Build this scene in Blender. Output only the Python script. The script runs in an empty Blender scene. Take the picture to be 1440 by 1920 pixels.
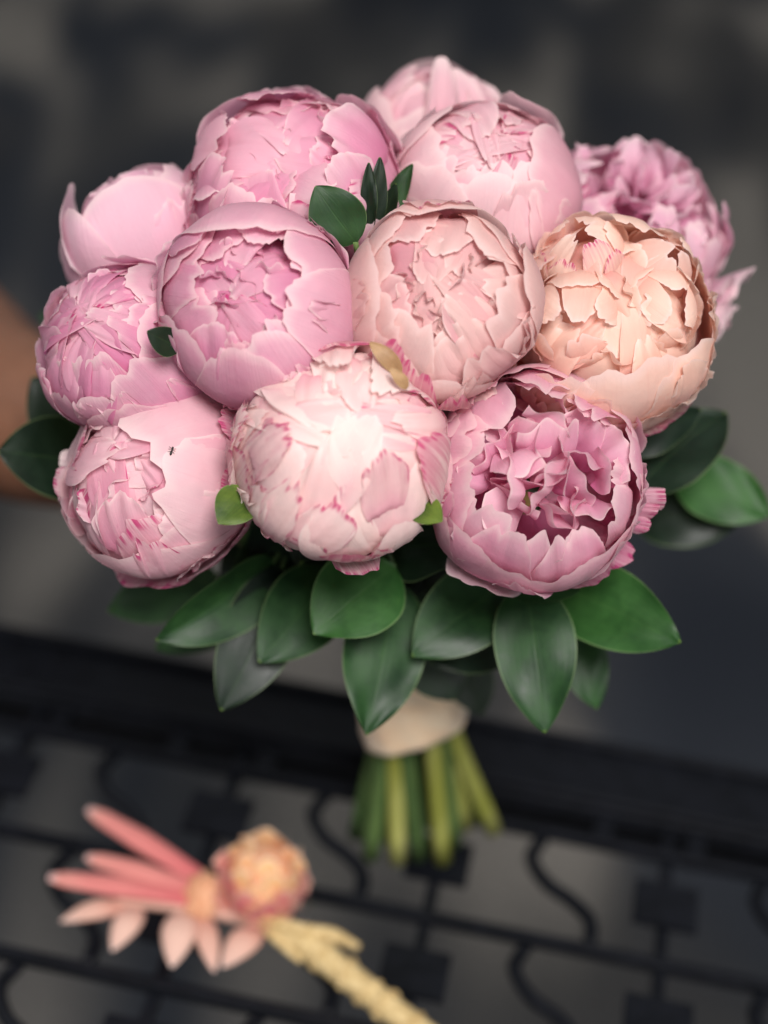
import bpy, math
import numpy as np
from mathutils import Vector, Matrix

# ------------------------------------------------------------------ camera
SC = bpy.context.scene
F = 3090.0                       # focal length in photo pixels (1440 x 1920)
PITCH, ROLL = math.radians(36), math.radians(6)
HCAM = 0.700                     # camera height above the table top
f_ = np.array([0, math.cos(PITCH), -math.sin(PITCH)])
u0 = np.array([0, math.sin(PITCH), math.cos(PITCH)])
r0 = np.array([1.0, 0, 0])
R_ = r0 * math.cos(ROLL) + u0 * math.sin(ROLL)
U_ = -r0 * math.sin(ROLL) + u0 * math.cos(ROLL)
CAM = np.array([0, 0, HCAM])

cd = bpy.data.cameras.new('camera')
cam = bpy.data.objects.new('camera', cd)
SC.collection.objects.link(cam)
M = Matrix(((R_[0], U_[0], -f_[0], 0), (R_[1], U_[1], -f_[1], 0), (R_[2], U_[2], -f_[2], HCAM), (0, 0, 0, 1)))
cam.matrix_world = M
cd.sensor_fit = 'VERTICAL'
cd.sensor_height = 36
cd.sensor_width = 27
cd.lens = 18 * F / 960
cd.clip_start = 0.02
cd.clip_end = 200
cd.dof.use_dof = True
cd.dof.focus_distance = 0.628
cd.dof.aperture_fstop = 58 / 18.5
cd.dof.aperture_blades = 0
SC.camera = cam

# ------------------------------------------------------------------ light
w = bpy.data.worlds.new('World')
SC.world = w
w.use_nodes = True
bg = w.node_tree.nodes['Background']
bg.inputs[0].default_value = (0.92, 0.95, 1.0, 1)
bg.inputs[1].default_value = 0.24

def area(name, loc, target, size, energy, col):
    l = bpy.data.lights.new(name, 'AREA')
    l.shape = 'DISK'
    l.size = size
    l.energy = energy
    l.color = col
    o = bpy.data.objects.new(name, l)
    SC.collection.objects.link(o)
    o.location = loc
    o.rotation_euler = (Vector(target) - Vector(loc)).to_track_quat('-Z', 'Y').to_euler()
    return o
area('ceiling_lamp', (0.25, -0.70, 1.95), (0.0, 0.6, 0.3), 0.75, 64, (1.0, 0.96, 0.94))
area('front_fill', (0.55, -1.7, 1.05), (0.05, 0.6, 0.2), 1.3, 10, (0.97, 0.97, 1.0))  # added low fill lamp behind the camera, lifts the shaded ribbon
area('side_fill', (-1.7, 0.9, 1.7), (0, 0.6, 0.35), 1.2, 7, (0.95, 0.97, 1.0))  # added weak cool fill lamp from the back left, no actual window

vs = SC.view_settings
vs.view_transform = 'Standard'
vs.look = 'None'
vs.exposure = 0.0
vs.gamma = 1.0
vs.use_curve_mapping = False
SC.cycles.use_denoising = True
SC.cycles.max_bounces = 10
SC.cycles.transmission_bounces = 6
SC.cycles.diffuse_bounces = 7

# ------------------------------------------------------------------ helpers
C = SC.collection
def ray(x, y):
    return ((x - 720) / F) * R_ + ((960 - y) / F) * U_ + f_
def U(x, y, z):                  # photo pixel at a camera depth
    return CAM + ray(x, y) * z
def T(x, y, h=0.0):              # photo pixel on the horizontal plane at height h
    q = ray(x, y)
    return CAM + q * ((h - HCAM) / q[2])
def nrm(v):
    v = np.asarray(v, float)
    return v / (np.linalg.norm(v) + 1e-12)
def lin(r, g, b):
    def f(c):
        c /= 255.0
        return c / 12.92 if c <= 0.04045 else ((c + 0.055) / 1.055) ** 2.4
    return (f(r), f(g), f(b), 1)

def link(name, mesh, mat, parent=None, origin=None):
    o = bpy.data.objects.new(name, mesh)
    C.objects.link(o)
    if mat is not None and not mesh.materials:
        mesh.materials.append(mat)
    if parent is not None:
        o.parent = parent
    return o
def empty(name, loc, label=None, cat=None, group=None):
    o = bpy.data.objects.new(name, None)
    o.empty_display_size = 0.01
    C.objects.link(o)
    o.location = [float(c) for c in loc]
    if label: o['label'] = label
    if cat: o['category'] = cat
    if group: o['group'] = group
    return o
def mesh_from(name, V, Fc, attr=None, smooth=True):
    me = bpy.data.meshes.new(name)
    V = np.ascontiguousarray(V, dtype=np.float32).reshape(-1, 3)
    Fc = np.ascontiguousarray(Fc, dtype=np.int32)
    n, k = Fc.shape
    me.vertices.add(len(V)); me.vertices.foreach_set('co', V.ravel())
    me.loops.add(n * k); me.loops.foreach_set('vertex_index', Fc.ravel())
    me.polygons.add(n)
    me.polygons.foreach_set('loop_start', np.arange(0, n * k, k, dtype=np.int32))
    me.polygons.foreach_set('use_smooth', np.full(n, smooth, dtype=bool))
    if attr is not None:
        a = me.attributes.new('pc', 'FLOAT_COLOR', 'POINT')
        a.data.foreach_set('color', np.ascontiguousarray(attr, dtype=np.float32).ravel())
    me.update(calc_edges=True)
    return me
_fc = {}
def gridfaces(nv, nu, wrap=False):
    k = (nv, nu, wrap)
    if k not in _fc:
        L = []
        for i in range(nv - 1):
            for j in range(nu if wrap else nu - 1):
                j2 = (j + 1) % nu
                L.append((i * nu + j, i * nu + j2, (i + 1) * nu + j2, (i + 1) * nu + j))
        _fc[k] = np.array(L, dtype=np.int32)
    return _fc[k]
def grid_mesh(name, P, attr=None):
    nv, nu, _ = P.shape
    return mesh_from(name, P, gridfaces(nv, nu), attr)
def spline(pts, n):              # Catmull-Rom through pts
    pts = [np.asarray(p, float) for p in pts]
    pts = [2 * pts[0] - pts[1]] + pts + [2 * pts[-1] - pts[-2]]
    m = len(pts) - 3
    out = []
    for i in range(n):
        t = i / (n - 1) * m
        k = min(int(t), m - 1); t -= k
        a, b, c, d = pts[k:k + 4]
        out.append(0.5 * (2 * b + (c - a) * t + (2 * a - 5 * b + 4 * c - d) * t * t + (3 * b - 3 * c + d - a) * t ** 3))
    return np.array(out)
def tube_arrays(path, rad, ns=12, cap=True, flat=1.0, side=None):
    path = np.asarray(path, float); n = len(path)
    rad = np.broadcast_to(np.asarray(rad, float), (n,))
    tg = np.gradient(path, axis=0)
    ref = np.array([0.3, 0.9, 0.2]) if side is None else np.asarray(side, float)
    rings = []
    for i in range(n):
        t = nrm(tg[i]); a = nrm(np.cross(t, ref)); b = np.cross(t, a)
        if side is None: ref = np.cross(a, t) if i == 0 else ref
        th = np.linspace(0, 2 * math.pi, ns, endpoint=False)
        rings.append(path[i] + rad[i] * (np.cos(th)[:, None] * a + flat * np.sin(th)[:, None] * b))
    V = np.concatenate(rings); Fc = gridfaces(n, ns, True)
    if cap:
        V = np.concatenate([V, path[:1], path[-1:]])
        c0, c1 = n * ns, n * ns + 1
        e = []
        for j in range(ns):
            j2 = (j + 1) % ns
            e.append((c0, j2, j, j)); e.append((c1, (n - 1) * ns + j, (n - 1) * ns + j2, (n - 1) * ns + j2))
        return V, Fc, e
    return V, Fc, []
def tube(name, path, rad, mat, parent, org, ns=12, flat=1.0, side=None):
    V, Fc, e = tube_arrays(path, rad, ns, True, flat, side)
    faces = [tuple(int(i) for i in q) for q in Fc] + [tuple(int(i) for i in t[:3]) for t in e]
    me = bpy.data.meshes.new(name)
    me.from_pydata([tuple(v) for v in (V - org)], [], faces)
    me.polygons.foreach_set('use_smooth', np.arange(len(me.polygons)) < len(Fc))
    return link(name, me, mat, parent)
def bars(name, boxes, mat, parent, bevel=0.0):
    V, Fc = [], []
    for cx, cy, cz, sx, sy, sz in boxes:
        k = len(V)
        for dz in (-1, 1):
            for dx, dy in ((-1, -1), (1, -1), (1, 1), (-1, 1)):
                V.append((cx + dx * sx / 2, cy + dy * sy / 2, cz + dz * sz / 2))
        for q in ((3, 2, 1, 0), (4, 5, 6, 7), (0, 1, 5, 4), (1, 2, 6, 5), (2, 3, 7, 6), (3, 0, 4, 7)):
            Fc.append([k + i for i in q])
    me = bpy.data.meshes.new(name); me.from_pydata(V, [], Fc)
    o = link(name, me, mat, parent)
    if bevel:
        b = o.modifiers.new('bevel', 'BEVEL'); b.width = bevel; b.segments = 2
    return o

# ------------------------------------------------------------------ materials
class NT:
    def __init__(s, name):
        s.m = bpy.data.materials.new(name); s.m.use_nodes = True
        s.t = s.m.node_tree; s.t.nodes.clear()
        s.out = s.n('ShaderNodeOutputMaterial')
    def n(s, typ, **kw):
        x = s.t.nodes.new(typ)
        for k, v in kw.items(): setattr(x, k, v)
        return x
    def set(s, inp, v):
        if isinstance(v, bpy.types.NodeSocket): s.t.links.new(v, inp)
        else: inp.default_value = v
    def math(s, op, a, b=0.0, c=0.0, clamp=False):
        x = s.n('ShaderNodeMath', operation=op, use_clamp=clamp)
        s.set(x.inputs[0], a); s.set(x.inputs[1], b); s.set(x.inputs[2], c)
        return x.outputs[0]
    def sstep(s, v, a, b, lo=0.0, hi=1.0):
        x = s.n('ShaderNodeMapRange', interpolation_type='SMOOTHSTEP')
        s.set(x.inputs[0], v)
        for i, q in enumerate((a, b, lo, hi)): s.set(x.inputs[1 + i], q)
        return x.outputs[0]
    def mix(s, f, a, b, mode='MIX'):
        x = s.n('ShaderNodeMix', data_type='RGBA', blend_type=mode)
        s.set(x.inputs[0], f); s.set(x.inputs[6], a); s.set(x.inputs[7], b)
        return x.outputs[2]
    def noise(s, vec, scale, detail=3, rough=0.5, dist=0.0):
        x = s.n('ShaderNodeTexNoise')
        if vec is not None: s.set(x.inputs['Vector'], vec)
        x.inputs['Scale'].default_value = scale; x.inputs['Detail'].default_value = detail
        x.inputs['Roughness'].default_value = rough; x.inputs['Distortion'].default_value = dist
        return x.outputs['Fac']
    def comb(s, x, y, z):
        c = s.n('ShaderNodeCombineXYZ')
        for i, v in enumerate((x, y, z)): s.set(c.inputs[i], v)
        return c.outputs[0]
    def bump(s, h, strength, dist):
        b = s.n('ShaderNodeBump'); b.inputs['Strength'].default_value = strength
        b.inputs['Distance'].default_value = dist; s.set(b.inputs['Height'], h)
        return b.outputs[0]
    def princ(s, col, rough=0.5, spec=0.5, normal=None, **kw):
        p = s.n('ShaderNodeBsdfPrincipled')
        s.set(p.inputs['Base Color'], col); s.set(p.inputs['Roughness'], rough)
        p.inputs['Specular IOR Level'].default_value = spec
        if normal is not None: s.set(p.inputs['Normal'], normal)
        for k, v in kw.items(): s.set(p.inputs[k.replace('_', ' ')], v)
        return p
    def end(s, sh):
        s.t.links.new(sh, s.out.inputs[0]); return s.m

def petal_mat(name, deep, mid, edge, flame=(200, 30, 120), transl=0.50):
    m = NT(name)
    a = m.n('ShaderNodeAttribute', attribute_name='pc')
    sp = m.n('ShaderNodeSeparateColor'); m.t.links.new(a.outputs['Color'], sp.inputs[0])
    u, v, fl = sp.outputs[0], sp.outputs[1], sp.outputs[2]
    rnd = a.outputs['Alpha']
    tc = m.n('ShaderNodeTexCoord').outputs['Object']
    vein = m.noise(m.comb(m.math('MULTIPLY', u, 24.0), m.math('MULTIPLY', v, 1.3), m.math('MULTIPLY', rnd, 40)), 1.0, 4, 0.6)
    blot = m.noise(tc, 55, 3, 0.55)
    vv = m.math('ADD', v, m.math('MULTIPLY', m.math('SUBTRACT', blot, 0.5), 0.5))
    c = m.mix(m.sstep(vv, 0.05, 0.68), lin(*deep), lin(*mid))
    c = m.mix(m.sstep(vv, 0.62, 1.06, 0, 0.85), c, lin(*edge))
    c = m.mix(m.sstep(rnd, 0.45, 1.0, 0.0, 0.55), c, lin(*edge))
    c = m.mix(m.sstep(rnd, 0.0, 0.3, 0.30, 0.0), c, lin(*deep))
    c = m.mix(m.sstep(vein, 0.5, 0.75, 0, 0.09), c, lin(*deep))
    c = m.mix(m.sstep(vein, 0.48, 0.25, 0, 0.08), c, lin(*edge))
    rimp = m.math('MAXIMUM', v, m.math('MULTIPLY', m.math('ABSOLUTE', u), m.sstep(v, 0.4, 0.8)))
    c = m.mix(m.sstep(rimp, 0.93, 1.0, 0, 0.6), c, lin(252, 236, 232))
    # fuchsia feathering on the rim of flamed petals
    stripe = m.noise(m.comb(m.math('MULTIPLY', u, 11.0), m.math('MULTIPLY', v, 1.6), m.math('MULTIPLY', rnd, 90)), 1.0, 3, 0.6)
    au = m.math('ABSOLUTE', u)
    rim = m.math('MAXIMUM', v, m.math('MULTIPLY', au, m.sstep(v, 0.3, 0.7)))
    reach = m.math('ADD', rim, m.math('MULTIPLY', m.math('SUBTRACT', stripe, 0.5), 1.1))
    fm = m.math('MULTIPLY', m.sstep(reach, 0.58, 1.0), m.sstep(fl, 0.35, 1.0))
    line = m.math('MULTIPLY', m.sstep(rim, 0.90, 0.97), m.math('MULTIPLY', m.sstep(fl, 0.0, 0.35), m.sstep(stripe, 0.40, 0.58)))
    fm = m.math('MAXIMUM', fm, line, clamp=True)
    c = m.mix(m.math('MULTIPLY', fm, 0.92), c, lin(*flame))
    h = m.math('ADD', m.math('MULTIPLY', vein, 0.8), m.math('MULTIPLY', m.noise(tc, 130, 4, 0.6), 1.6))
    nb = m.bump(h, 0.34, 0.0009)
    p = m.princ(c, 0.6, 0.16, nb, Sheen_Weight=0.15, Sheen_Roughness=0.4)
    t = m.n('ShaderNodeBsdfTranslucent')
    tcol = m.mix(0.35, c, lin(*mid))
    m.set(t.inputs[0], tcol); m.set(t.inputs[1], nb)
    mx = m.n('ShaderNodeMixShader'); mx.inputs[0].default_value = transl
    m.t.links.new(p.outputs[0], mx.inputs[1]); m.t.links.new(t.outputs[0], mx.inputs[2])
    return m.end(mx.outputs[0])

def leaf_mat(name, dark, light, tip=(120, 150, 60)):
    m = NT(name)
    a = m.n('ShaderNodeAttribute', attribute_name='pc')
    sp = m.n('ShaderNodeSeparateColor'); m.t.links.new(a.outputs['Color'], sp.inputs[0])
    u, v, rnd = sp.outputs[0], sp.outputs[1], a.outputs['Alpha']
    au = m.math('ABSOLUTE', u)
    tc = m.n('ShaderNodeTexCoord').outputs['Object']
    fine = m.noise(m.comb(m.math('MULTIPLY', u, 14.0), m.math('MULTIPLY', v, 2.5), m.math('MULTIPLY', rnd, 30)), 1.0, 4, 0.6)
    blot = m.noise(tc, 60, 4, 0.6)
    c = m.mix(m.sstep(m.math('ADD', m.math('MULTIPLY', blot, 0.82), m.math('MULTIPLY', fine, 0.18)), 0.3, 0.72), lin(*dark), lin(*light))
    mid = m.sstep(au, 0.045, 0.015)
    c = m.mix(m.math('MULTIPLY', mid, 0.06), c, lin(100, 140, 75))
    c = m.mix(m.sstep(v, 0.98, 1.0, 0, .45), c, lin(*tip))
    c = m.mix(m.sstep(au, 0.955, 0.99, 0, 0.35), c, lin(140, 165, 110))
    h = m.math('ADD', m.math('MULTIPLY', fine, 0.35), m.math('ADD', m.math('MULTIPLY', m.noise(tc, 420, 3, 0.6), 0.25), m.math('MULTIPLY', mid, -0.25)))
    nb = m.bump(h, 0.35, 0.0008)
    p = m.princ(c, m.sstep(blot, 0.3, 0.7, 0.40, 0.55), 0.30, nb)
    t = m.n('ShaderNodeBsdfTranslucent'); m.set(t.inputs[0], m.mix(0.5, c, lin(110, 150, 40)))
    mx = m.n('ShaderNodeMixShader'); mx.inputs[0].default_value = 0.13
    m.t.links.new(p.outputs[0], mx.inputs[1]); m.t.links.new(t.outputs[0], mx.inputs[2])
    return m.end(mx.outputs[0])

def simple_mat(name, a, b, scale, rough=0.6, spec=0.4, bump=0.3, bdist=0.001, stretch=(1, 1, 1), metal=0.0, lo=0.35, hi=0.65, **kw):
    m = NT(name)
    tc = m.n('ShaderNodeTexCoord').outputs['Object']
    mp = m.n('ShaderNodeMapping'); mp.inputs['Scale'].default_value = stretch
    m.t.links.new(tc, mp.inputs[0])
    nz = m.noise(mp.outputs[0], scale, 5, 0.6)
    c = m.mix(m.sstep(nz, lo, hi), lin(*a), lin(*b))
    nb = m.bump(m.noise(mp.outputs[0], scale * 3.1, 4, 0.65), bump, bdist)
    p = m.princ(c, rough, spec, nb, Metallic=metal, **kw)
    return m.end(p.outputs[0])

CARPET_AT = (5.37, 10.55, 0)
def carpet_mat():
    m = NT('carpet')
    tc = m.n('ShaderNodeTexCoord').outputs['Object']
    mp = m.n('ShaderNodeMapping'); mp.inputs['Scale'].default_value = (1.0, 0.30, 1); mp.inputs['Location'].default_value = CARPET_AT; m.t.links.new(tc, mp.inputs[0])
    big = m.noise(mp.outputs[0], 3.4, 1.2, 0.45, 0.3)
    hue = m.noise(mp.outputs[0], 2.1, 2, 0.5, 0.2)
    pile = m.noise(tc, 160, 4, 0.7)
    c = m.mix(m.sstep(hue, 0.40, 0.60), lin(66, 70, 77), lin(88, 87, 86))
    c = m.mix(m.sstep(big, 0.46, 0.68), c, lin(162, 156, 147))
    c = m.mix(m.sstep(big, 0.45, 0.28, 0, 0.75), c, lin(46, 51, 60))
    c = m.mix(m.sstep(pile, 0.4, 0.62, 0, 0.45), c, lin(24, 25, 28))
    p = m.princ(c, 0.95, 0.1, m.bump(pile, 0.9, 0.006))
    return m.end(p.outputs[0])

# ------------------------------------------------------------------ floor
def floor():
    n = 40
    xs = np.linspace(-9, 9, n); ys = np.linspace(-6, 14, n)
    P = np.zeros((n, n, 3)); P[..., 0] = xs[None, :]; P[..., 1] = ys[:, None]
    me = grid_mesh('carpet_floor', P)
    o = link('carpet_floor', me, carpet_mat()); o.location = (0, 0, -0.74)
    o['kind'] = 'structure'
    o['label'] = 'dark mottled grey carpet under the iron table'
floor()

# ------------------------------------------------------------------ iron table
IRON = simple_mat('black_iron', (9, 11, 16), (16, 18, 24), 90, 0.45, 0.22, 0.4, 0.0006)
S1 = T(410, 1522)
E1 = nrm(T(1440, 1590) - T(0, 1305)); E1[2] = 0; E1 = nrm(E1)
MOD, ROW = 0.1285, 0.080
def table():
    ang = math.atan2(E1[1], E1[0])
    root = empty('iron_table', (S1[0], S1[1], -0.74), 'black wrought iron table with open lattice top and square plates', 'table')
    root.rotation_euler = (0, 0, ang)
    Z = 0.74
    nx0, nx1, rows = -4, 7, 8
    x0, x1 = (nx0 - .5) * MOD, (nx1 + .5) * MOD
    yb = 0.5 * ROW
    y1 = yb + 0.021
    yfront = yb - (rows) * ROW
    th = 0.008
    # back rim: broad flat band with a raised lip on both sides; the same at the front and the ends
    def rim(name, cx, cy, sx, sy):
        bars(name, [(cx, cy, Z - 0.007, sx, sy, 0.014)], IRON, root, 0.002)
    rw = 0.056
    rim('rim', (x0 + x1) / 2, y1 + rw / 2, x1 - x0 + 2 * rw, rw)
    rim('rim', (x0 + x1) / 2, yfront - rw / 2 - 0.002, x1 - x0 + 2 * rw, rw)
    rim('rim', x0 - rw / 2, (y1 + yfront) / 2, rw, y1 - yfront)
    rim('rim', x1 + rw / 2, (y1 + yfront) / 2, rw, y1 - yfront)
    for yy in (y1 + 0.006, y1 + rw - 0.004):
        bars('rim_bead', [((x0 + x1) / 2, yy, Z + 0.002, x1 - x0 + rw, 0.006, 0.006)], IRON, root, 0.0015)
    # skirt under the back rim
    bars('apron', [((x0 + x1) / 2, y1 + rw - 0.004, Z - 0.05, x1 - x0 + rw, 0.006, 0.07)], IRON, root, 0.001)
    # long rails
    for k in range(rows + 1):
        bars('rail', [((x0 + x1) / 2, yb - k * ROW, Z - 0.006, x1 - x0, 0.0062, th)], IRON, root, 0.001)
    # connectors between back rim and first rail
    me = None
    for i in range(nx0, nx1 + 1):
        for dx in (-0.30, 0.12):
            o = bars('connector', [(0, 0, 0, 0.011, 0.0165, th)], IRON, root) if me is None else link('connector', me, IRON, root)
            me = o.data; o.location = ((i + dx) * MOD, yb + 0.0115, Z - 0.0065)
    # cross bars + square plates + scrolls, one set per cell
    mb = mp = ms = None
    th_ = np.linspace(0, 1, 26)
    for i in range(nx0, nx1 + 1):
        o = bars('cross_bar', [(0, 0, 0, 0.0066, y1 - yfront, th)], IRON, root, 0.001) if mb is None else link('cross_bar', mb, IRON, root)
        mb = o.data; o.location = (i * MOD, (y1 + yfront) / 2, Z - 0.0115)
        for k in range(rows):
            o = bars('square_plate', [(0, 0, 0, 0.036, 0.030, 0.004)], IRON, root) if mp is None else link('square_plate', mp, IRON, root)
            mp = o.data; o.location = (i * MOD, -k * ROW, Z - 0.0035)
            if ms is None:
                pts = [(-0.052, 0.036), (-0.056, 0.020), (-0.046, 0.004), (-0.030, -0.006), (-0.019, -0.018), (-0.018, -0.036)]
                path = spline([np.array([a, b, 0]) for a, b in pts], 26)
                o = tube('scroll', path, 0.0042, IRON, root, np.zeros(3), 8)
                ms = o.data
            else:
                o = link('scroll', ms, IRON, root)
            o.location = (i * MOD + MOD * 0.93 + 0.0 - 0.012, -k * ROW, Z - 0.008)
    for sx in (x0 - rw / 2, x1 + rw / 2):
        for sy in (y1 + rw / 2, yfront - rw / 2):
            bars('leg', [(sx, sy, (Z - 0.014) / 2, 0.032, 0.032, Z - 0.0142)], IRON, root, 0.003)
table()

# ------------------------------------------------------------------ bouquet layout
D0 = 0.726
O_ = U(712, 580, D0)
BASE = T(800, 1600); 
AXIS = nrm(O_ - BASE)
EA, EB = 0.125, 0.066
def dome_depth(x, y):
    q = ray(x, y); s = np.array([1 / EA, 1 / EA, 1 / EB])
    o = (CAM - O_) * s; d = q * s
    a, b, c = d @ d, 2 * o @ d, o @ o - 1
    disc = b * b - 4 * a * c
    return (-b - math.sqrt(max(disc, 0))) / (2 * a)

PK = {}
PK['pink'] = petal_mat('petal_pink', (216, 122, 166), (232, 168, 194), (244, 208, 216))
PK['rose'] = petal_mat('petal_rose', (210, 112, 160), (226, 156, 186), (240, 198, 210))
PK['mauve'] = petal_mat('petal_mauve', (222, 146, 184), (238, 188, 208), (247, 216, 226))
PK['blush'] = petal_mat('petal_blush', (222, 146, 174), (236, 190, 202), (246, 220, 222))
PK['cream'] = petal_mat('petal_cream', (220, 146, 164), (233, 190, 191), (243, 216, 209))
PK['peach'] = petal_mat('petal_peach', (234, 164, 162), (245, 209, 193), (250, 230, 216))
PK['white'] = petal_mat('petal_white', (236, 168, 188), (248, 222, 219), (252, 240, 234), flame=(200, 30, 118))
STEM = simple_mat('stem_green', (140, 144, 64), (182, 182, 108), 70, 0.45, 0.4, 0.3, 0.0008, (1, 1, 0.15))
STEMD = simple_mat('stem_dark', (58, 82, 46), (92, 116, 64), 70, 0.45, 0.4, 0.3, 0.0008, (1, 1, 0.15))
LEAF = leaf_mat('leaf_green', (24, 48, 27), (42, 76, 38))
LEAFB = leaf_mat('leaf_bright', (34, 68, 31), (54, 96, 44))
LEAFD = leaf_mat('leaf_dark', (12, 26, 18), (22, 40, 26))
LEAFY = leaf_mat('leaf_yellowish', (44, 66, 24), (98, 118, 42))

def wob(rs, n, lo, hi):
    k = rs.uniform(lo, hi, (n, 2)) * rs.choice([-1, 1], (n, 2)); p = rs.uniform(0, 6.28, n); a = rs.uniform(0.5, 1, n) / n
    return lambda x, y: sum(a[i] * np.sin(k[i, 0] * x + k[i, 1] * y + p[i]) for i in range(n))

NU, NV = 27, 21
_u = np.linspace(-1, 1, NU)[None, :]; _v = np.linspace(0, 1, NV)[:, None]

class Flower:
    def __init__(s, cx, cy, rp, ddx, ddy, mat, seed, label, depth=None, dz=0.0, squash=0.93, group=None):
        z = (dome_depth(cx, cy) if depth is None else depth) + dz
        s.z = z
        s.c = U(cx, cy, z); s.R = rp * z / F
        fz = math.sqrt(max(0.02, 1 - ddx * ddx - ddy * ddy)) if ddx * ddx + ddy * ddy < 0.98 else -0.1
        if isinstance(fz, float):
            s.A = nrm(ddx * R_ + ddy * U_ - fz * f_)
        s.X = nrm(R_ - s.A * (R_ @ s.A)); s.Y = np.cross(s.A, s.X)
        s.m = PK[mat]; s.rs = np.random.RandomState(seed); s.sq = squash
        s.org = s.c - s.A * s.R * 0.95
        s.R *= 1.07
        s.dk = s.rs.uniform(-1, 1, (5, 3)) * 2.2; s.dp = s.rs.uniform(0, 6.28, 5); s.ek = s.rs.normal(0, 1, (6, 3)); s.ek *= (s.rs.uniform(5, 9, 6) / np.linalg.norm(s.ek, axis=1))[:, None]; s.ep = s.rs.uniform(0, 6.28, 6)
        s.root = empty('peony', s.org, label, 'peony', group)
    def frame(s, loc):
        g = sum(np.sin(loc @ s.dk[i] + s.dp[i]) for i in range(5)) / 5
        g2 = sum(np.sin(loc @ s.ek[i] + s.ep[i]) for i in range(6)) / 6
        loc = loc * (1 + 0.095 * g + 0.055 * g2)[..., None]
        # local (X,Y,A) coords in units of R -> relative to the thing's origin
        W = loc[..., 0:1] * s.X + loc[..., 1:2] * s.Y + loc[..., 2:3] * s.A * s.sq
        return W * s.R + (s.c - s.org)
    def emit(s, loc, flame, name='petal'):
        nv, nu = loc.shape[:2]
        at = np.zeros((nv, nu, 4))
        at[..., 0] = np.linspace(-1, 1, nu)[None, :]; at[..., 1] = np.linspace(0, 1, nv)[:, None]
        at[..., 2] = flame; at[..., 3] = s.rs.uniform()
        return link(name, grid_mesh(name, s.frame(loc), at), s.m, s.root)
    def shell(s, az, tip, hw, rad=1.0, base=165, flare=0.02, cup=-0.02, tilt=0.0, rip=0.02, notch=0.06, twist=0.0,
              flame=0.0, center=(0, 0, 0), scale=1.0, lowf=0.02, axis=None, tipin=0.0):
        rs = s.rs
        lowf, rip, tilt = lowf * .6, rip * .75, tilt * .65
        az, tip, hw, base, twist = [math.radians(q) for q in (az, tip, hw, base, twist)]
        n1, n2 = wob(rs, 3, 1.0, 3.2), wob(rs, 4, 5, 13)
        edge = wob(rs, 4, 3, 13)(_u, 0 * _u) + .45 * wob(rs, 4, 16, 34)(_u, 0 * _u)
        notch = notch * 0.5
        nsp = rs.uniform(-.6, .6)
        vend = 1 - 0.30 * np.abs(_u) ** 2.6 + notch * edge - notch * 1.3 * np.exp(-((_u - nsp) / 0.10) ** 2)
        vv = _v * vend
        ph = base + (tip - base) * vv
        wv = (0.30 + 0.70 * np.sin(np.clip(_v / 0.72, 0, 1) * math.pi / 2)) * (1 - 0.10 * np.clip((_v - .8) / .2, 0, 1) ** 2)
        be = _u * wv * hw
        al = az + twist * _v
        ca, sa = np.cos(al), np.sin(al)
        m = np.stack([np.sin(ph) * ca, np.sin(ph) * sa, np.cos(ph)], -1)
        t = np.stack(np.broadcast_arrays(-sa, ca, 0 * sa), -1)
        d = np.cos(be)[..., None] * m + np.sin(be)[..., None] * t
        r = rad + tilt * _u + cup * _u ** 2 + flare * _v ** 5 - tipin * _v ** 4
        r = r + lowf * n1(_u * 1.5, _v * 2) * (0.3 + _v) + rip * n2(_u, _v * .45) * _v ** 2.5
        cu = rs.uniform(-.8, .8, 3); cs = rs.uniform(.05, .14, 3); cam_ = rs.uniform(-1, 1, 3) * .012
        r = r + sum(cam_[i] * np.exp(-((_u - cu[i] * (1.1 - .3 * _v)) / cs[i]) ** 2) for i in range(3)) * np.sin(np.clip(_v, 0, 1) * 2.6)
        # shrink towards the base so petals meet in the receptacle
        r = r * (0.80 + 0.20 * np.clip(_v / 0.3, 0, 1) ** 0.7)
        loc = d * r[..., None] * scale
        if axis is not None:
            ax = nrm(axis); x = nrm(np.cross((0.1, 1, 0.05), ax)); y = np.cross(ax, x)
            loc = loc[..., 0:1] * x + loc[..., 1:2] * y + loc[..., 2:3] * ax
        return s.emit(loc + np.asarray(center), flame)
    def ruffle(s, ph, az, rtip, wid, length, turn=0.0, rip=0.06, curl=0.1, lean=0.0, flame=0.0, waves=(2.5, 6), notch=0.08, center=(0, 0, 0)):
        rs = s.rs
        ph, az = math.radians(ph), math.radians(az)
        d0 = np.array([math.sin(ph) * math.cos(az), math.sin(ph) * math.sin(az), math.cos(ph)])
        t = np.array([-math.sin(az), math.cos(az), 0]); m = np.cross(t, d0)
        tip = d0 * rtip
        grow = nrm(d0 + lean * m + rs.uniform(-.25, .25) * t)
        sdir = nrm(math.cos(turn) * t + math.sin(turn) * m); sdir = nrm(sdir - grow * (sdir @ grow))
        n = np.cross(sdir, grow)
        n1, n2 = wob(rs, 3, *waves), wob(rs, 2, 1, 2.5)
        edge = wob(rs, 4, 4, 16)(_u, 0 * _u)
        vend = 1 - 0.33 * np.abs(_u) ** 2.3 + notch * edge
        vv = _v * vend - 1.0
        wv = 0.35 + 0.65 * np.sin(np.clip(_v / .8, 0, 1) * math.pi / 2)
        off = rip * n1(_u * 1.2, _v * 0.6) * (0.15 + _v ** 1.6) + curl * _v ** 2.2 + 0.10 * wid * _u ** 2 * rs.uniform(-2.5, 2.5) + 0.5 * rip * n2(_u, _v * 3)
        loc = tip + (vv * length)[..., None] * grow + (_u * wv * wid)[..., None] * sdir + off[..., None] * n
        return s.emit(loc + np.asarray(center), flame)
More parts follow.
